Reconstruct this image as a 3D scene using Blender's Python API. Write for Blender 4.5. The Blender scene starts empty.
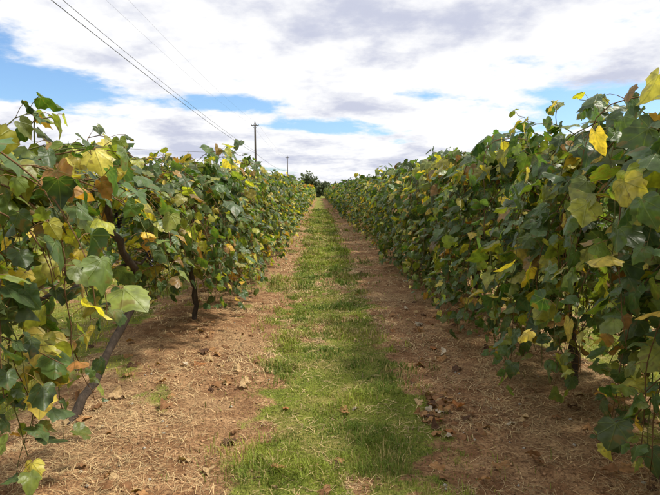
import bpy, math, random
import numpy as np
from mathutils import Vector
R = np.random.RandomState(7)
random.seed(7)
scene = bpy.context.scene
H = 1.5

# ---------------------------------------------------------------- helpers
def vnoise(x, y, scale, seed=0):
    x = np.asarray(x, float) * scale; y = np.asarray(y, float) * scale
    xi = np.floor(x).astype(np.int64); yi = np.floor(y).astype(np.int64)
    fx = x - xi; fy = y - yi
    fx = fx*fx*(3-2*fx); fy = fy*fy*(3-2*fy)
    def h(a, b):
        n = (a*374761393 + b*668265263 + seed*974634777) & 0xffffffff
        n = ((n ^ (n >> 13)) * 1274126177) & 0xffffffff
        return ((n ^ (n >> 16)) & 0xffff) / 65535.0
    return (h(xi, yi)*(1-fx)+h(xi+1, yi)*fx)*(1-fy) + (h(xi, yi+1)*(1-fx)+h(xi+1, yi+1)*fx)*fy
def fbm(x, y, scale, seed=0, o=4):
    s = 0; a = 0.5; t = 0
    for i in range(o):
        s = s + a*vnoise(x, y, scale*2**i, seed+i*17); t += a; a *= 0.55
    return s/t
def sstep(a, b, x):
    t = np.clip((x-a)/(b-a), 0, 1); return t*t*(3-2*t)

class MB:
    def __init__(s): s.v=[]; s.f=[]; s.c=[]; s.l=[]; s.m=[]; s.n=0
    def add(s, v, f, c, l=None, m=0):
        v=np.asarray(v,float).reshape(-1,3); f=np.asarray(f,int).reshape(-1,3)
        c=np.asarray(c,float)
        if c.ndim==1: c=np.tile(c[:3],(len(v),1))
        if l is None: l=np.zeros((len(v),3))
        s.v.append(v); s.f.append(f+s.n); s.c.append(c[:,:3]); s.l.append(l); s.m.append(np.full(len(f),m)); s.n+=len(v)
    def tube(s, pts, rad, sides, col, m=1, cap=True):
        pts=np.asarray(pts,float); n=len(pts); rad=np.broadcast_to(np.asarray(rad,float),(n,))
        d=np.gradient(pts,axis=0); d/=np.linalg.norm(d,axis=1)[:,None]+1e-9
        ref=np.array([0,0,1.0]) if abs(d[:,2]).mean()<0.85 else np.array([1.0,0,0])
        a=np.cross(d,ref); a/=np.linalg.norm(a,axis=1)[:,None]+1e-9
        b=np.cross(d,a)
        th=np.arange(sides)*2*math.pi/sides
        V=pts[:,None,:]+rad[:,None,None]*(np.cos(th)[None,:,None]*a[:,None,:]+np.sin(th)[None,:,None]*b[:,None,:])
        V=V.reshape(-1,3); F=[]
        for i in range(n-1):
            for j in range(sides):
                k=(j+1)%sides
                p,q,r,t=i*sides+j,i*sides+k,(i+1)*sides+k,(i+1)*sides+j
                F+= [(p,q,r),(p,r,t)]
        if cap:
            V=np.vstack([V,pts[:1],pts[-1:]]); c0=n*sides
            for j in range(sides):
                k=(j+1)%sides
                F+=[(k,j,c0),((n-1)*sides+j,(n-1)*sides+k,c0+1)]
        s.add(V,F,col,None,m)
    def mesh(s, name, mats, smooth=True):
        V=np.vstack(s.v); F=np.vstack(s.f); C=np.vstack(s.c); L=np.vstack(s.l); M=np.concatenate(s.m)
        me=bpy.data.meshes.new(name)
        me.vertices.add(len(V)); me.vertices.foreach_set('co',V.astype(np.float32).ravel())
        me.loops.add(len(F)*3); me.loops.foreach_set('vertex_index',F.astype(np.int32).ravel())
        me.polygons.add(len(F)); me.polygons.foreach_set('loop_start',(np.arange(len(F))*3).astype(np.int32))
        me.polygons.foreach_set('material_index',M.astype(np.int32))
        me.polygons.foreach_set('use_smooth',np.full(len(F),smooth))
        for m in mats: me.materials.append(m)
        a=me.attributes.new('Col','FLOAT_COLOR','POINT')
        a.data.foreach_set('color',np.hstack([C,np.ones((len(C),1))]).astype(np.float32).ravel())
        a=me.attributes.new('leafco','FLOAT_VECTOR','POINT')
        a.data.foreach_set('vector',L.astype(np.float32).ravel())
        me.update(calc_edges=True); me.validate()
        return me
def obj(name, me, loc=(0,0,0), rz=0, sc=1):
    o=bpy.data.objects.new(name,me); scene.collection.objects.link(o)
    o.location=loc; o.rotation_euler=(0,0,rz); o.scale=(sc,sc,sc) if not isinstance(sc,tuple) else sc
    return o

# ---------------------------------------------------------------- materials
def newmat(name):
    m=bpy.data.materials.new(name); m.use_nodes=True
    nt=m.node_tree; nt.nodes.clear(); return m,nt
def N(nt,t,**k):
    n=nt.nodes.new(t)
    for a,b in k.items(): setattr(n,a,b)
    return n
def math_(nt,op,a,b=None,c=None):
    n=nt.nodes.new('ShaderNodeMath'); n.operation=op
    for i,x in enumerate((a,b,c)):
        if x is None: continue
        if isinstance(x,(int,float)): n.inputs[i].default_value=x
        else: nt.links.new(x,n.inputs[i])
    return n.outputs[0]
def mix(nt,fac,a,b,bt='MIX'):
    n=nt.nodes.new('ShaderNodeMix'); n.data_type='RGBA'; n.blend_type=bt
    for idx,x in ((0,fac),(6,a),(7,b)):
        if isinstance(x,(int,float)): n.inputs[idx].default_value=x
        elif isinstance(x,tuple): n.inputs[idx].default_value=(*x,1)
        else: nt.links.new(x,n.inputs[idx])
    return n.outputs[2]
def mrange(nt,x,a,b,c=0,d=1,smooth=True):
    n=nt.nodes.new('ShaderNodeMapRange'); n.interpolation_type='SMOOTHSTEP' if smooth else 'LINEAR'
    nt.links.new(x,n.inputs[0])
    for i,v in enumerate((a,b,c,d)): n.inputs[i+1].default_value=v
    return n.outputs[0]
def noise(nt,vec,scale,detail=4,rough=.55,dist=0):
    n=nt.nodes.new('ShaderNodeTexNoise'); n.inputs['Scale'].default_value=scale; n.inputs['Detail'].default_value=detail
    n.inputs['Roughness'].default_value=rough; n.inputs['Distortion'].default_value=dist
    nt.links.new(vec,n.inputs['Vector']); return n.outputs[0]

def leaf_material(name, transl=.30, rough=.42, dry=False, far=False):
    m,nt=newmat(name); L=nt.links
    at=N(nt,'ShaderNodeAttribute',attribute_name='Col')
    tc=N(nt,'ShaderNodeTexCoord'); geo=N(nt,'ShaderNodeNewGeometry')
    c=at.outputs['Color']
    b=N(nt,'ShaderNodeBsdfPrincipled')
    if not far:
        lc=N(nt,'ShaderNodeAttribute',attribute_name='leafco')
        sep=N(nt,'ShaderNodeSeparateXYZ'); L.new(lc.outputs['Vector'],sep.inputs[0])
        ax=math_(nt,'ABSOLUTE',sep.outputs[0]); y=math_(nt,'SUBTRACT',sep.outputs[1],.06)
        ang=math_(nt,'ARCTAN2',ax,y)
        pp=math_(nt,'PINGPONG',ang,.36)
        r=math_(nt,'SQRT',math_(nt,'ADD',math_(nt,'MULTIPLY',ax,ax),math_(nt,'MULTIPLY',y,y)))
        vein=mrange(nt,math_(nt,'MULTIPLY',pp,r),.006,.026,1,0)
        n1=noise(nt,tc.outputs['Object'],24,2)
        c=mix(nt,1,c,mrange(nt,n1,.3,.7,.6,1.45,False),'MULTIPLY')
        c=mix(nt,math_(nt,'MULTIPLY',vein,.35),c,(.20,.24,.07) if not dry else (.3,.2,.1))
        edge=mrange(nt,r,.25,.8)
        bl=mrange(nt,math_(nt,'ADD',n1,math_(nt,'MULTIPLY',edge,.10)),.64,.74)
        c=mix(nt,math_(nt,'MULTIPLY',bl,.65),c,(.17,.085,.025))
        bp=N(nt,'ShaderNodeBump'); bp.inputs['Strength'].default_value=.55; bp.inputs['Distance'].default_value=.004
        L.new(math_(nt,'ADD',math_(nt,'MULTIPLY',vein,-.8),math_(nt,'MULTIPLY',n1,2.2)),bp.inputs['Height']); L.new(bp.outputs[0],b.inputs['Normal'])
    c2=mix(nt,.22,c,(.18,.23,.08)) if not dry else c
    L.new(mix(nt,geo.outputs['Backfacing'],c,c2),b.inputs['Base Color'])
    b.inputs['Roughness'].default_value=rough if not far else .5
    b.inputs['Specular IOR Level'].default_value=(.28 if far else .4) if not dry else .2
    t=N(nt,'ShaderNodeBsdfTranslucent'); tcx=mix(nt,1,c,(2.2,2.3,.7),'MULTIPLY'); L.new(tcx,t.inputs['Color'])
    ms=N(nt,'ShaderNodeMixShader'); ms.inputs[0].default_value=transl
    L.new(b.outputs[0],ms.inputs[1]); L.new(t.outputs[0],ms.inputs[2])
    o=N(nt,'ShaderNodeOutputMaterial'); L.new(ms.outputs[0],o.inputs[0]); return m
def attr_material(name, rough=.8, nscale=30, bump=.5, transl=0, spec=.3, stretch=(1,1,1), plain=False):
    m,nt=newmat(name); L=nt.links
    at=N(nt,'ShaderNodeAttribute',attribute_name='Col'); c=at.outputs['Color']
    b=N(nt,'ShaderNodeBsdfPrincipled')
    if not plain:
        tc=N(nt,'ShaderNodeTexCoord')
        mp=N(nt,'ShaderNodeMapping'); mp.inputs['Scale'].default_value=stretch; L.new(tc.outputs['Object'],mp.inputs[0])
        n=noise(nt,mp.outputs[0],nscale,4,.65)
        c=mix(nt,1,c,mrange(nt,n,.3,.7,.55,1.45,False),'MULTIPLY')
    L.new(c,b.inputs['Base Color']); b.inputs['Roughness'].default_value=rough
    b.inputs['Specular IOR Level'].default_value=spec
    if bump:
        bp=N(nt,'ShaderNodeBump'); bp.inputs['Strength'].default_value=bump; bp.inputs['Distance'].default_value=.01
        L.new(n,bp.inputs['Height']); L.new(bp.outputs[0],b.inputs['Normal'])
    o=N(nt,'ShaderNodeOutputMaterial')
    if transl:
        t=N(nt,'ShaderNodeBsdfTranslucent'); L.new(c,t.inputs['Color'])
        ms=N(nt,'ShaderNodeMixShader'); ms.inputs[0].default_value=transl
        L.new(b.outputs[0],ms.inputs[1]); L.new(t.outputs[0],ms.inputs[2]); L.new(ms.outputs[0],o.inputs[0])
    else: L.new(b.outputs[0],o.inputs[0])
    return m
M_leaf=leaf_material('grape_leaf'); M_leaff=leaf_material('grape_leaf_simple',far=True); M_dry=leaf_material('dry_leaf',.1,.8,True)
M_bark=attr_material('vine_bark',.9,38,1.0,stretch=(1,1,.2)); M_grape=attr_material('grape_skin',.35,20,0,spec=.5)
M_blade=attr_material('grass_blade',.6,3,0,.25,.25,plain=True); M_straw=attr_material('dry_straw',.75,5,0,0,.2,plain=True)
M_wood=attr_material('weathered_wood',.9,12,.6,stretch=(1,1,.08)); M_wire=attr_material('galvanised_wire',.5,5,0,spec=.5)
M_far=attr_material('distant_foliage',.7,2,0,.2,.3)

# ---------------------------------------------------------------- leaf templates
half=[(0,.07),(.07,-.05),(.2,-.13),(.36,-.10),(.44,.0),(.50,.10),(.47,.2),(.56,.36),(.44,.44),(.40,.53),(.38,.68),(.24,.76),(.16,.88)]
full=half+[(0,1.03)]+[(-x,y) for x,y in reversed(half[1:])]
full=np.array(full); nO=len(full)
ctr=np.array([0,.36])
inner=ctr+(full-ctr)*.55
T_hi=np.vstack([ctr[None],inner,full]); F=[]
for i in range(nO):
    j=(i+1)%nO
    F+=[(0,1+j,1+i),(1+i,1+j,1+nO+j),(1+i,1+nO+j,1+nO+i)]
F_hi=np.array(F)
sel=[0,2,5,7,9,11,13,15,17,19,21,24]
mid=full[sel]; T_mid=np.vstack([ctr[None],mid]); F_mid=np.array([(0,1+(i+1)%len(mid),1+i) for i in range(len(mid))])
lo=np.array([(0,0),(.45,-.05),(.55,.35),(.0,1.0),(-.55,.35),(-.45,-.05)]); T_lo=np.vstack([ctr[None],lo])
F_lo=np.array([(0,1+(i+1)%6,1+i) for i in range(6)])
def unit(a): return a/(np.linalg.norm(a,axis=1)[:,None]+1e-9)
def add_leaves(mb,pos,nrm,tip,size,col,T,F,m=0,curl=1.0):
    n=len(pos)
    if n==0: return
    nrm=unit(nrm); tip=unit(tip-nrm*np.sum(tip*nrm,axis=1)[:,None]); s=np.cross(tip,nrm)
    K=len(T); x=T[:,0][None]; y=T[:,1][None]
    wx=R.uniform(.82,1.15,(n,1)); sk=R.normal(0,.1,(n,1))
    X=x*wx+sk*(y-.3); Y=np.repeat(y,n,0)
    fold=R.normal(.25,.28,(n,1))*curl; cu=R.normal(.25,.28,(n,1))*curl; ph=R.uniform(0,6.28,(n,1)); am=R.uniform(.02,.07,(n,1))*curl
    r=np.sqrt(X**2+(Y-.3)**2); th=np.arctan2(X,Y-.3)
    Z=-fold*np.abs(X)-cu*(Y-.1)**2+am*np.sin(th*5+ph)*(r/.5)+am*.8*np.sin(th*2+ph*2)*(r/.5)
    P=pos[:,None,:]+size[:,None,None]*(s[:,None,:]*X[...,None]+tip[:,None,:]*Y[...,None]+nrm[:,None,:]*Z[...,None])
    C=np.repeat(col[:,None,:],K,1)
    Lc=np.zeros((n,K,3)); Lc[:,:,0]=x; Lc[:,:,1]=y
    FF=(F[None]+(np.arange(n)*K)[:,None,None]).reshape(-1,3)
    mb.add(P.reshape(-1,3),FF,C.reshape(-1,3),Lc.reshape(-1,3),m)

PAL=np.array([(.030,.062,.016),(.062,.114,.024),(.070,.120,.050),(.165,.205,.040),(.36,.34,.05),(.62,.46,.08),(.30,.15,.045)])
def leafcols(n,yel):
    p=np.array([.24,.26,.24,.18,.05,.018,.015])
    p=p*(1-yel); p[3]+=yel*.36; p[4]+=yel*.34; p[5]+=yel*.15; p[6]+=yel*.15; p/=p.sum()
    c=PAL[R.choice(7,n,p=p)]*R.uniform(.65,1.4,(n,1))
    return c*R.uniform(.90,1.10,(n,3))

def make_vine(lod, nsh=60, lmin=.8, lmax=1.6, top=1.62, yel=.12, trunk=None, extra=(), spread=.55, ylen=2.5, lsize=.12, up=.02, lowp=.3, zmin=.25, second=True, exspread=.55):
    mb=MB()
    T,F={0:(T_hi,F_hi),1:(T_mid,F_mid),2:(T_lo,F_lo)}[lod]
    zf=zmin if callable(zmin) else (lambda y:zmin)
    bark=(.065,.048,.036)
    if trunk is None:
        ln=R.uniform(-.35,.35)
        trunk=[(0,0,-.05),(.02,ln*.2,.25),(-.03,ln*.55,.6),(.03,ln*.8,1.0),(0,ln,1.35),(0,ln*1.1,top-.02)]
    tp=np.array(trunk,float)
    t=np.linspace(0,len(tp)-1,26 if lod<2 else 7); P=np.stack([np.interp(t,np.arange(len(tp)),tp[:,k]) for k in range(3)],1)
    P[1:-1]+=R.normal(0,.010,(len(P)-2,3)); rad=np.linspace(.030,.017,len(P))*R.uniform(.75,1.3,len(P)); rad[0]*=1.5
    mb.tube(P,rad,9 if lod==0 else 5,bark,1)
    if lod==0 and second:
        Q=P+np.array([.04,.06,0])+np.stack([np.sin(np.linspace(0,5,len(P)))*.05,np.linspace(0,.3,len(P)),np.zeros(len(P))],1)
        Q[0]=P[0]; mb.tube(Q,rad*.55,6,bark,1)
    y0=tp[-1][1]
    for zz,hl in ((top,ylen/2),(top-.55,ylen*.42)):
        if lod==2 and zz<top: continue
        for sg in (-1,1):
            ny=10; yy=np.linspace(y0 if zz==top else y0*.7,sg*hl,ny)
            pp=np.stack([R.normal(0,.012,ny),yy,zz+R.normal(0,.012,ny)-.03*np.sin(np.linspace(0,3.1,ny))],1)
            mb.tube(pp,np.linspace(.017,.008,ny),5,bark,1)
    LP=[];LN=[];LT=[];LC=[];LS=[]
    shoots=[]
    pk=R.uniform(-ylen/2,ylen/2,3)
    for i in range(nsh):
        side=1 if i%2 else -1
        lowc=R.rand()<lowp
        y=R.uniform(-ylen/2,ylen/2)
        if R.rand()<.35: y=np.clip(R.choice(pk)+R.normal(0,.18),-ylen/2,ylen/2)
        st=np.array([R.normal(0,.04),y,top+R.normal(0,.03)-(R.uniform(.45,.75) if lowc else 0)])
        d=np.array([side*R.uniform(.3,1.0),R.normal(0,.45),R.uniform(-.1,1.0) if not lowc else R.uniform(-.3,.6)])
        shoots.append((st,d,R.uniform(lmin,lmax)*(.75 if lowc else 1),side,None))
    for (st,d,l,side) in extra: shoots.append((np.array(st,float),np.array(d,float),l,side,1))
    step=.075 if lod<2 else .13
    for st,d,l,side,ex in shoots:
        d=d/np.linalg.norm(d); g=R.uniform(.13,.28)*(step/.075); p=st.copy(); pts=[p.copy()]
        y_s=np.clip(yel*R.choice([.3,.6,1,2.4],p=[.35,.3,.2,.15]),0,.9)
        vig=R.uniform(.75,1.25)
        nst=int(l/step); spd=exspread if ex else spread*R.choice([.8,1,1.25])
        if R.rand()<up: g*=.6
        for k in range(nst):
            d=d+np.array([R.normal(0,.10),R.normal(0,.12),-g+R.normal(0,.07)])
            if abs(p[0])>spd and d[0]*p[0]>0: d[0]*=.45 if not ex else -.3
            if p[2]>top+.26 and d[2]>0: d[2]*=.2
            d/=np.linalg.norm(d); p=p+d*step
            if p[2]<(.2 if ex else zf(p[1])): break
            pts.append(p.copy())
        pts=np.array(pts); n=len(pts)
        if n<4: continue
        if lod<2:
            mb.tube(pts,np.linspace(.0045,.002,n),4 if lod==0 else 3,(.16,.09,.04) if R.rand()<.6 else (.12,.13,.04),1,cap=False)
        k=n-1
        alt=np.where(np.arange(k)%2==0,1,-1)*1.0
        sd=np.sign(pts[1:,0]+side*.15)
        out=np.stack([sd,np.zeros(k),np.zeros(k)],1)
        pet=out*R.uniform(.2,.9,(k,1))+np.stack([np.zeros(k),alt*R.uniform(.3,1,k),R.uniform(-.1,.6,k)],1)+R.normal(0,.25,(k,3))
        pet=unit(pet)*R.uniform(.05,.11,(k,1))
        base=pts[1:]+pet
        nr=out*R.uniform(.2,1.0,(k,1))+np.stack([np.zeros(k),np.zeros(k),R.uniform(.1,1.1,k)],1)+R.normal(0,.45,(k,3))
        tpv=np.stack([np.zeros(k),alt*.4,-np.ones(k)],1)+out*.35+R.normal(0,.4,(k,3))
        sz=lsize*vig*R.uniform(.6,1.3,k)*np.linspace(1.08,.65,k)
        if lod==2: sz*=1.45
        keep=R.rand(k)<.95
        LP.append(base[keep]);LN.append(nr[keep]);LT.append(tpv[keep]);LS.append(sz[keep])
        LC.append(leafcols(keep.sum(),y_s))
        if lod==0:
            for a,b in zip(pts[1:][keep],base[keep]):
                mb.tube([a,(a+b)/2+np.array([0,0,.008]),b],.0016,3,(.22,.13,.05),1,cap=False)
    add_leaves(mb,np.vstack(LP),np.vstack(LN),np.vstack(LT),np.concatenate(LS),np.vstack(LC),T,F)
    if lod<2:
        o=np.array([(1,0,0),(-1,0,0),(0,1,0),(0,-1,0),(0,0,1),(0,0,-1)],float)
        o2=np.array([(a_,b_,c_) for a_ in(-.58,.58) for b_ in(-.58,.58) for c_ in(-.58,.58)])
        BV=np.vstack([o,o2]); Fs=[]
        for xi,X in enumerate((1,-1)):
            for yi,Y in enumerate((1,-1)):
                for zi,Z in enumerate((1,-1)):
                    ci=6+(0 if X<0 else 4)+(0 if Y<0 else 2)+(0 if Z<0 else 1)
                    tri=[xi,2+yi,4+zi]
                    for e in range(3): Fs.append((tri[e],tri[(e+1)%3],ci))
        for b in range(3):
            c=np.array([R.uniform(-.12,.12),R.uniform(-1.1,1.1),R.uniform(top-.5,top-.15)])
            for k in range(26):
                h=k/26; rr=.036*(1-h*.8); a=R.uniform(0,6.28)
                mb.add(BV*.009+c+np.array([math.cos(a)*rr,math.sin(a)*rr,-h*.13]),Fs,(.02,.014,.035),None,2)
    return mb.mesh('grape_vine_mesh',[M_leaf if lod<2 else M_leaff,M_bark,M_grape])

# ---------------------------------------------------------------- vines
XL,XR=-1.40,1.90; SP=2.4; ROW=3.3
near=[]
LT_=[(-.16,-.25,-.03),(-.12,-.08,.12),(-.05,.20,.38),(.05,.48,.66),(.03,.50,.95),(-.02,.30,1.2),(0,.15,1.5),(0,.1,1.58)]
hang=[((.0,-.75,1.1),(.2,-.1,.1),1.05,1),((.05,-.85,1.0),(.1,0,0),1.0,1),((.0,-.8,.9),(.1,.1,-.1),.8,1),((.0,-.65,.95),(-.2,-.1,0),.95,-1),
      ((.05,-.75,1.2),(.05,.0,.2),1.2,1),((.0,-.95,1.1),(.1,-.1,.1),1.1,1),((.0,-.9,.9),(.1,.0,0),.85,1),((.0,-.7,.8),(.1,.0,0),.7,1),((.0,-.8,1.0),(-.1,.1,0),.95,-1),
      ((.0,.9,1.1),(.1,.1,0),.75,1),((.0,1.0,1.0),(.1,.1,0),.65,1)]
topL=[((0,-.25,1.6),(.25,.1,1),.4,1),((0,.15,1.6),(.1,.2,1),.35,1),((0,-.9,1.55),(.1,0,1),.4,1),((.05,1.1,1.6),(.2,.2,1),.3,1)]
topR=[((0,-.3,1.76),(-.35,.1,1),.45,-1),((0,.3,1.76),(-.4,.2,1),.5,-1),((0,.9,1.76),(-.5,.1,1),.45,-1),((0,-.8,1.76),(-.4,-.1,1),.4,-1),((0,.6,1.76),(-.4,.1,1),.5,-1),((-.1,.5,1.76),(-.3,-.1,1),.45,-1),((-.1,.1,1.76),(-.3,0,1),.45,-1)]
near.append((XL,.87-SP,make_vine(1,60,.6,1.2,1.5,.25)))
near.append((XL,.87,make_vine(0,84,.5,1.1,1.5,.55,extra=topL[:3],lsize=.115,zmin=.6)))
near.append((XL,3.27,make_vine(0,84,.45,.95,1.52,.55,trunk=LT_,extra=hang+topL,lsize=.115,zmin=lambda y: .55 if y<-.7 else .95,lowp=.18,second=False,exspread=.12)))
near.append((XL,3.27+SP,make_vine(0,122,.8,1.8,1.60,.32,zmin=lambda y: .7 if y<-.8 else .2,lowp=.45,second=False)))
near.append((XL,3.27+2*SP,make_vine(0,114,.8,1.9,1.62,.34,zmin=.2,lowp=.45)))
near.append((XR,1.26-SP,make_vine(1,70,.8,1.5,1.70,.1)))
near.append((XR,1.26,make_vine(0,108,.8,1.7,1.68,.22,extra=topR[:2],lsize=.12)))
near.append((XR,3.66,make_vine(0,134,1.0,2.1,1.76,.22,extra=topR,lsize=.12,lowp=.42,zmin=.2,spread=.58)))
near.append((XR,3.66+SP,make_vine(0,134,1.0,2.2,1.74,.18,extra=topR[1:3],lowp=.48,zmin=.14,spread=.58)))
near.append((XR,3.66+2*SP,make_vine(0,130,1.0,2.2,1.70,.22,lowp=.48,zmin=.14)))
for x,y,me in near: obj('grape_vine',me,(x,y,0))
mids=[make_vine(1,114,.8,2.1,1.62,yv,lowp=.5,zmin=.14) for yv in (.18,.25,.36,.2)]
fars=[make_vine(2,104,.9,1.9,1.60,yv,lsize=.14,lowp=.5,zmin=.14) for yv in (.18,.25,.36)]
def row(x,y0,y1,midend=26):
    y=y0
    while y<y1:
        me=mids[R.randint(4)] if y<midend else fars[R.randint(3)]
        s=R.uniform(.92,1.08)*(1.03 if x>0 and y<14 else 1)
        obj('grape_vine',me,(x+R.normal(0,.05),y+R.normal(0,.08),0),math.pi*R.randint(2),(s*R.uniform(.9,1.15),s,s)); y+=SP
row(XL,3.27+3*SP,95,24); row(XR,3.66+3*SP,95,24)
row(XL-ROW,0,95,0); row(XR+ROW,-1,95,0); row(XR+2*ROW,0,95,0)

# trellis posts and wires
for x in (XL,XR,XL-ROW,XR+ROW,XR+2*ROW):
    y=9.4 if x==XL else 9.7
    while y<96:
        mb=MB(); zz=np.linspace(-.2,1.62,8); pp=np.stack([R.normal(0,.003,8),R.normal(0,.003,8),zz],1)
        pp[:,0]+=R.normal(0,.03)*zz
        mb.tube(pp,np.linspace(.045,.038,8)*R.uniform(.96,1.04,8),10,(.13,.11,.09),0)
        obj('trellis_post',mb.mesh('trellis_post',[M_wood]),(x+.06,y,0)); y+=3*SP
    mb=MB()
    for h in (1.0,1.6):
        yy=np.arange(-3,96,2.4); mb.tube(np.stack([np.full(len(yy),.0),yy,h+R.normal(0,.006,len(yy))],1),.0018,4,(.3,.3,.3),0)
    obj('trellis_wire',mb.mesh('trellis_wire',[M_wire]),(x,0,0))

# ---------------------------------------------------------------- ground
def grassmask(x,y):
    x=np.asarray(x,float); y=np.asarray(y,float)
    n=(fbm(x,y,1.3,3)-.5)*.8+(fbm(x,y,6,9,3)-.5)*.7
    main=1-sstep(-.18,.18,np.abs(x-.12)-.52+n*.55)
    k=np.round((x-(XL+XR)/2)/ROW); cx=(XL+XR)/2+k*ROW
    oth=1-sstep(-.15,.2,np.abs(x-cx)-.98+n*.7)
    m=np.where(k==0,main,oth)
    w=sstep(.60,.72,fbm(x,y,1.7,41))*.6
    m=np.maximum(m,w*(np.abs(x-.12)>.6))
    bare=sstep(.58,.72,fbm(x,y,2.6,77))*.7+sstep(.52,.64,fbm(x,y,9,79,3))*.35
    m=m*(1-np.clip(bare,0,.8))
    out=(x<-6.6)|(x>10.4)|(y>97)
    return np.where(out,np.maximum(m,.85),m)
def gheight(x,y):
    k=np.round((x-(XL+XR)/2)/ROW); cx=(XL+XR)/2+k*ROW
    d=np.abs(x-cx)/(ROW/2)
    fade=np.where((x<-6.6)|(x>10.4)|(y>97),0,1)
    return (.06*sstep(.45,1,d))*fade+(fbm(x,y,1.1,5)-.5)*.05+(fbm(x,y,7,6,3)-.5)*.04
xs=np.arange(-3.0,3.6,.035); right=[]; left=[]
s=.035; p=xs[-1]
while p<700:
    s=min(s*1.1,.16) if p<15 else s*1.12
    p+=s; right.append(p)
p=xs[0]; s=.035
while p>-700:
    s=min(s*1.1,.16) if p>-9 else s*1.12
    p-=s; left.append(p)
gx=np.concatenate([left[::-1],xs,right])
ys=list(np.arange(1.2,7,.035)); p=ys[-1]; s=.035
while p<900: s*=1.025 if p<60 else 1.1; p+=s; ys.append(p)
pre=[]; p=1.2; s=.06
while p>-300: s*=1.18; p-=s; pre.append(p)
gy=np.concatenate([pre[::-1],ys])
GX,GY=np.meshgrid(gx,gy); gz=gheight(GX,GY); gm=grassmask(GX,GY)
nx,ny=len(gx),len(gy)
idx=np.arange(nx*ny).reshape(ny,nx)
a,b,c,d=idx[:-1,:-1].ravel(),idx[:-1,1:].ravel(),idx[1:,1:].ravel(),idx[1:,:-1].ravel()
Fg=np.vstack([np.stack([a,b,c],1),np.stack([a,c,d],1)])
mb=MB(); V=np.stack([GX.ravel(),GY.ravel(),gz.ravel()],1)
mb.add(V,Fg,np.repeat(gm.ravel()[:,None],3,1))
m,nt=newmat('ground_soil_and_turf'); L=nt.links
at=N(nt,'ShaderNodeAttribute',attribute_name='Col'); tc=N(nt,'ShaderNodeTexCoord'); P=tc.outputs['Object']
s1=noise(nt,P,.8,3,.6); s2=noise(nt,P,7,4,.7); s3=noise(nt,P,55,4,.7); s4=noise(nt,P,2.2,3,.6)
dirt=mix(nt,mrange(nt,s2,.35,.65),(.30,.150,.068),(.56,.33,.165))
dirt=mix(nt,mrange(nt,s1,.45,.65,0,.6),dirt,(.62,.42,.22))
dirt=mix(nt,mrange(nt,s3,.35,.6,.8,0),dirt,(.13,.065,.033))
dirt=mix(nt,mrange(nt,s4,.54,.68,0,.5),dirt,(.20,.095,.050))
gr=mix(nt,mrange(nt,s2,.3,.7),(.15,.19,.03),(.30,.33,.055))
gr=mix(nt,mrange(nt,s4,.45,.65,0,.6),gr,(.40,.30,.11))
gr=mix(nt,mrange(nt,s3,.4,.6,.5,0),gr,(.10,.09,.02))
f=math_(nt,'ADD',at.outputs['Fac'],math_(nt,'MULTIPLY',math_(nt,'SUBTRACT',s3,.5),.9))
c=mix(nt,mrange(nt,f,.3,.7),dirt,gr)
b=N(nt,'ShaderNodeBsdfPrincipled'); b.inputs['Roughness'].default_value=.95; b.inputs['Specular IOR Level'].default_value=.15
L.new(c,b.inputs['Base Color'])
bp=N(nt,'ShaderNodeBump'); bp.inputs['Strength'].default_value=.9; bp.inputs['Distance'].default_value=.03
L.new(math_(nt,'ADD',s3,math_(nt,'MULTIPLY',s2,1.2)),bp.inputs['Height']); L.new(bp.outputs[0],b.inputs['Normal'])
o=N(nt,'ShaderNodeOutputMaterial'); L.new(b.outputs[0],o.inputs[0])
obj('ground',mb.mesh('ground',[m]))

# ---------------------------------------------------------------- grass / straw
def blades(name,x,y,h,w,col,mat,lean=.5,flat=False):
    n=len(x); z=gheight(x,y)
    a=R.uniform(0,6.28,n); dx,dy=np.cos(a),np.sin(a); sx,sy=-dy,dx
    V=np.zeros((n,5,3))
    if flat:
        tilt=R.uniform(0,.22,n)
        base=np.stack([x,y,z+.004],1)
        V[:,0]=base+np.stack([sx*w,sy*w,0*w],1); V[:,1]=base-np.stack([sx*w,sy*w,0*w],1)
        m_=base+np.stack([dx*h*.5,dy*h*.5,h*tilt*.8+.004],1)
        V[:,2]=m_+np.stack([sx*w,sy*w,0*w],1); V[:,3]=m_-np.stack([sx*w,sy*w,0*w],1)
        V[:,4]=base+np.stack([dx*h+sx*.1*h,dy*h+sy*.1*h,h*tilt*R.uniform(.2,1.2,n)],1)
    else:
        ln=R.uniform(.1,1,n)*lean; base=np.stack([x,y,z-.004],1)
        V[:,0]=base+np.stack([sx*w,sy*w,0*w],1); V[:,1]=base-np.stack([sx*w,sy*w,0*w],1)
        m_=base+np.stack([dx*h*ln*.35,dy*h*ln*.35,h*.6],1)
        V[:,2]=m_+np.stack([sx*w*.8,sy*w*.8,0*w],1); V[:,3]=m_-np.stack([sx*w*.8,sy*w*.8,0*w],1)
        V[:,4]=base+np.stack([dx*h*ln,dy*h*ln,h*(1-.25*ln)],1)
    T=np.array([(0,1,3),(0,3,2),(2,3,4)])
    FF=(T[None]+(np.arange(n)*5)[:,None,None]).reshape(-1,3)
    mb=MB(); mb.add(V.reshape(-1,3),FF,np.repeat(col[:,None,:],5,1).reshape(-1,3))
    obj(name,mb.mesh(name,[mat]))
def sample(n,x0,x1,y0,y1):
    u=R.rand(n); y=y0*(y1/y0)**u; x=R.uniform(x0,x1,n); return x,y
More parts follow.
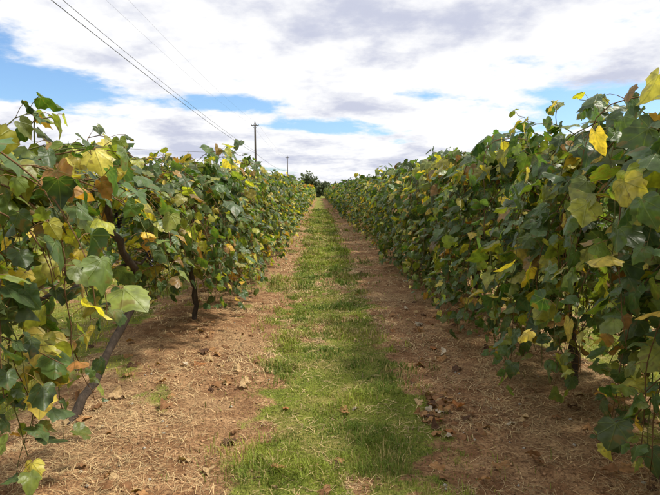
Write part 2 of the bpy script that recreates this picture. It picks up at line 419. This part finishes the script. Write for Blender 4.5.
def gcol(x,y,n):
    t=fbm(x,y,2.0,21); t=sstep(.3,.7,t)[:,None]; g=np.array([.14,.21,.028])*(1-t)+np.array([.34,.39,.05])*t
    side=(np.abs(x-.12)>1.5)[:,None]; g=np.where(side,g*np.array([1.9,1.5,1.1]),g)
    dry=(R.rand(n)<.10+.35*sstep(.48,.65,fbm(x,y,1.1,33)))[:,None]
    return np.where(dry,np.array([.52,.40,.16]),g)*R.uniform(.55,1.3,(n,1))
X=[];Y=[]
x,y=sample(190000,-.8,1.1,1.6,40); X.append(x);Y.append(y)
x,y=sample(50000,-6,-.9,2.0,30); X.append(x);Y.append(y)
x,y=sample(45000,1.1,7,2.0,30); X.append(x);Y.append(y)
x=np.concatenate(X);y=np.concatenate(Y); gm=grassmask(x,y)
k=R.rand(len(x))<gm*.85+.015; x=x[k];y=y[k]; n=len(x)
hh=(.014+.055*sstep(.45,.8,fbm(x,y,3.1,51)))*R.uniform(.6,1.6,n)*np.clip(y/6,1,1.5)
blades('grass',x,y,hh,np.maximum(.0015,.0006*y)*R.uniform(.7,1.3,n),gcol(x,y,n),M_blade,1.1)
x,y=sample(90000,-3.0,3.8,1.6,22); gm=grassmask(x,y); k=R.rand(len(x))<(1-gm*.85)*(.15+.85*sstep(.42,.66,fbm(x,y,1.9,61))); x=x[k];y=y[k]; n=len(x)
blades('dry_straw',x,y,R.uniform(.03,.12,n),np.maximum(.0010,.00045*y),np.array([.64,.46,.24])*R.uniform(.35,1.25,(n,1)),M_straw,flat=True)

# fallen leaves
mb=MB(); n=900
x,y=sample(n,-2.4,3.2,1.9,26); k=(R.rand(n)<np.where(np.abs(x-.12)<.5,.2,.9)*(.3+1.2*sstep(.45,.65,fbm(x,y,1.2,91)))); x=x[k];y=y[k]
cl=[(.85,3.3,.16,40),(-.62,3.9,.2,8),(-.2,2.6,.3,3),(1.0,2.75,.25,9),(.2,3.4,.2,3),(1.3,5.5,.5,20)]
for cx,cy,sd,q in cl:
    x=np.append(x,R.normal(cx,sd*.6,q)); y=np.append(y,R.normal(cy,sd,q))
n=len(x); pos=np.stack([x,y,gheight(x,y)+.022],1)
nr=np.stack([R.normal(0,.35,n),R.normal(0,.35,n),np.ones(n)],1); tpd=np.stack([R.normal(0,1,n),R.normal(0,1,n),np.zeros(n)],1)
pl=np.array([(.24,.12,.055),(.36,.19,.08),(.48,.33,.17),(.10,.05,.03),(.55,.46,.34),(.38,.16,.06)])
add_leaves(mb,pos,nr,tpd,R.uniform(.045,.09,n),pl[R.choice(6,n,p=[.28,.26,.20,.12,.08,.06])],T_hi,F_hi,0,1.8)
obj('fallen_leaves',mb.mesh('fallen_leaves',[M_dry]))
mb=MB(); n=3400; x,y=sample(n,-2.6,3.2,1.7,14); k=R.rand(n)<(1-grassmask(x,y)); x=x[k];y=y[k]
ico=np.array([(1,0,0),(-1,0,0),(0,1,0),(0,-1,0),(0,0,1),(0,0,-1)],float); fi=[(0,2,4),(2,1,4),(1,3,4),(3,0,4),(2,0,5),(1,2,5),(3,1,5),(0,3,5)]
for a_,b_ in zip(x,y):
    r=R.uniform(.004,.016); c=np.array([.40,.23,.12])*R.uniform(.5,1.3) if R.rand()<.9 else np.array([.4,.36,.3])
    mb.add(ico*r*R.uniform(.6,1.2,(6,1))*np.array([1,1,.7])+np.array([a_,b_,gheight(a_,b_)+r*.3]),fi,c)
M_clod=attr_material('soil_clod',.95,60,.5)
obj('soil_clods',mb.mesh('soil_clods',[M_clod]))

# ---------------------------------------------------------------- utility poles and wires
def pole(x,y,h,name='utility_pole'):
    mb=MB(); zz=np.linspace(-.5,h,10); mb.tube(np.stack([0*zz,0*zz,zz],1),np.linspace(.17,.10,10),12,(.09,.075,.065))
    mb.tube([(-.5,-.16,h-.35),(.5,-.16,h-.35)],.05,6,(.10,.085,.07))
    for xx in (-.45,-.2,.2,.45):
        mb.tube([(xx,-.16,h-.31),(xx,-.16,h-.21),(xx,-.16,h-.13)],[.03,.055,.035],8,(.25,.25,.27))
    mb.tube([(-.35,-.13,h-.37),(0,-.13,h-.8)],.02,5,(.15,.15,.15)); mb.tube([(.35,-.13,h-.37),(0,-.13,h-.8)],.02,5,(.15,.15,.15))
    mb.tube([(0,0,h),(0,0,h+.28)],[.03,.04],8,(.25,.25,.27))
    return obj(name,mb.mesh(name,[M_wood]),(x,y,0))
PX=-8.0
pole(PX,67,10); pole(PX+.3,132,10); pole(PX,-1,10); pole(-44,60,9.5)
def wire(a,b,sag,r=.02):
    t=np.linspace(0,1,40)[:,None]; a=np.array(a,float);b=np.array(b,float); p=a+(b-a)*t; p[:,2]-=4*sag*(t*(1-t))[:,0]
    mbw.tube(p,r,4,(.06,.06,.065),0)
mbw=MB()
wire((PX-.1,-1,8.2),(PX+.15,67,6.1),.6,.016); wire((PX-.1,-1,8.5),(PX+.15,67,6.35),.6,.012)
wire((PX+.15,67,6.1),(PX+.4,132,6.3),.6)
for q in (-.45,.45):
    wire((PX+q,-1,9.85),(PX+q,67,9.85),.9,.004); wire((PX+q,67,9.85),(PX+.3+q,132,9.85),.9,.006)
wire((PX,67,6.2),(-44,60,8.3),.6,.018)
obj('power_lines',mbw.mesh('power_lines',[M_wire]))

# ---------------------------------------------------------------- distant trees
mb=MB()
def tree(x,y,h,w):
    mb.tube([(x,y,0),(x+.1,y,h*.3),(x-.1,y,h*.7)],[.2,.15,.05],7,(.08,.06,.05),1)
    for q in range(5):
        a=R.uniform(0,6.28); mb.tube([(x,y,h*.3),(x+math.cos(a)*w*.35,y+math.sin(a)*w*.35,h*.65)],[.09,.03],5,(.08,.06,.05),1)
    n=900; cl=14; cc=np.stack([R.normal(0,.25,cl)*w,R.normal(0,.25,cl)*w,R.uniform(.3,.9,cl)*h],1)
    ci=R.randint(cl,size=n); p=cc[ci]+R.normal(0,.13,(n,3))*np.array([w,w,h])+np.array([x,y,0]); p[:,2]=np.clip(p[:,2],.1,None)
    sh=R.uniform(.6,1.3,cl)[ci][:,None]
    add_leaves(mb,p,R.normal(0,1,(n,3))+np.array([0,-.3,.6]),R.normal(0,1,(n,3)),R.uniform(.25,.5,n),np.array([.10,.125,.055])*sh*R.uniform(.7,1.3,(n,1)),T_lo,F_lo)
for i in range(44):
    xx=-60+i*3.2+R.normal(0,1); tree(xx,R.uniform(112,135),R.uniform(2.6,4.0) ,R.uniform(3,5))
tree(-2.2,104,4.3,3.4); tree(0,106,3.0,3.4)
obj('distant_trees',mb.mesh('distant_trees',[M_far,M_bark]))

# ---------------------------------------------------------------- sky and sun
el,az=math.radians(57),math.radians(80)
w=bpy.data.worlds.new('World'); scene.world=w; w.use_nodes=True; nt=w.node_tree; nt.nodes.clear(); L=nt.links
sky=N(nt,'ShaderNodeTexSky',sky_type='NISHITA'); sky.sun_disc=False; sky.sun_elevation=el; sky.sun_rotation=az
tc=N(nt,'ShaderNodeTexCoord'); sp=N(nt,'ShaderNodeSeparateXYZ'); L.new(tc.outputs['Generated'],sp.inputs[0])
zc=math_(nt,'ADD',math_(nt,'MAXIMUM',sp.outputs[2],0),.20)
cb=N(nt,'ShaderNodeCombineXYZ'); L.new(math_(nt,'DIVIDE',sp.outputs[0],zc),cb.inputs[0]); L.new(math_(nt,'DIVIDE',sp.outputs[1],zc),cb.inputs[1])
cb.inputs[2].default_value=9.4
n1=noise(nt,cb.outputs[0],1.5,7,.6,.1); n2=noise(nt,cb.outputs[0],1.9,6,.6,.0)
cov=n1
# openings of clear sky between the cloud banks, given as sky directions
def hole(px,py,rx,rz,amt):
    d=Vector(((px-318)/513,1,(190-py)/513)).normalized()
    ex=math_(nt,'DIVIDE',math_(nt,'SUBTRACT',sp.outputs[0],d.x),rx); ez=math_(nt,'DIVIDE',math_(nt,'SUBTRACT',sp.outputs[2],d.z),rz)
    r=math_(nt,'ADD',math_(nt,'MULTIPLY',ex,ex),math_(nt,'MULTIPLY',ez,ez))
    g=math_(nt,'EXPONENT',math_(nt,'MULTIPLY',r,-1.0))
    g=math_(nt,'MULTIPLY',g,mrange(nt,sp.outputs[1],0,.3))
    return math_(nt,'MULTIPLY',g,amt)
for hd in ((80,93,.17,.036,.27),(5,55,.11,.07,.25),(315,127,.13,.018,.23),(600,108,.28,.040,.34),(225,107,.11,.018,.21)):
    cov=math_(nt,'SUBTRACT',cov,hole(*hd))
cf=mrange(nt,cov,.27,.39)
# thick cloud bases are lavender grey, thin parts and edges stay white
shade=mrange(nt,math_(nt,'ADD',math_(nt,'MULTIPLY',n2,.65),math_(nt,'MULTIPLY',cov,.35)),.465,.62)
cc=mix(nt,shade,(10.4,10.4,10.5),(6.1,6.4,7.8))
skc=mix(nt,1,sky.outputs[0],(1.25,1.55,1.85),'MULTIPLY')
fin=mix(nt,cf,skc,cc)
bg=N(nt,'ShaderNodeBackground'); bg.inputs[1].default_value=.1; L.new(fin,bg.inputs[0])
o=N(nt,'ShaderNodeOutputWorld'); L.new(bg.outputs[0],o.inputs[0])
sl=bpy.data.lights.new('sun','SUN'); sl.energy=4.6; sl.angle=math.radians(7); sl.color=(1,.94,.82)
so=bpy.data.objects.new('sun',sl); scene.collection.objects.link(so)
sv=Vector((math.sin(az)*math.cos(el),math.cos(az)*math.cos(el),math.sin(el))); so.rotation_euler=sv.to_track_quat('Z','Y').to_euler(); so.location=(5,-5,20)

# ---------------------------------------------------------------- camera
cam=bpy.data.cameras.new('camera'); cam.lens=28; cam.sensor_width=36; cam.clip_end=2000; cam.clip_start=.05
co=bpy.data.objects.new('camera',cam); scene.collection.objects.link(co); co.location=(0,0,H)
co.rotation_euler=(math.radians(90-6.4),0,math.radians(-1.34)); scene.camera=co
scene.view_settings.view_transform='Standard'; scene.view_settings.look='None'; scene.view_settings.exposure=0
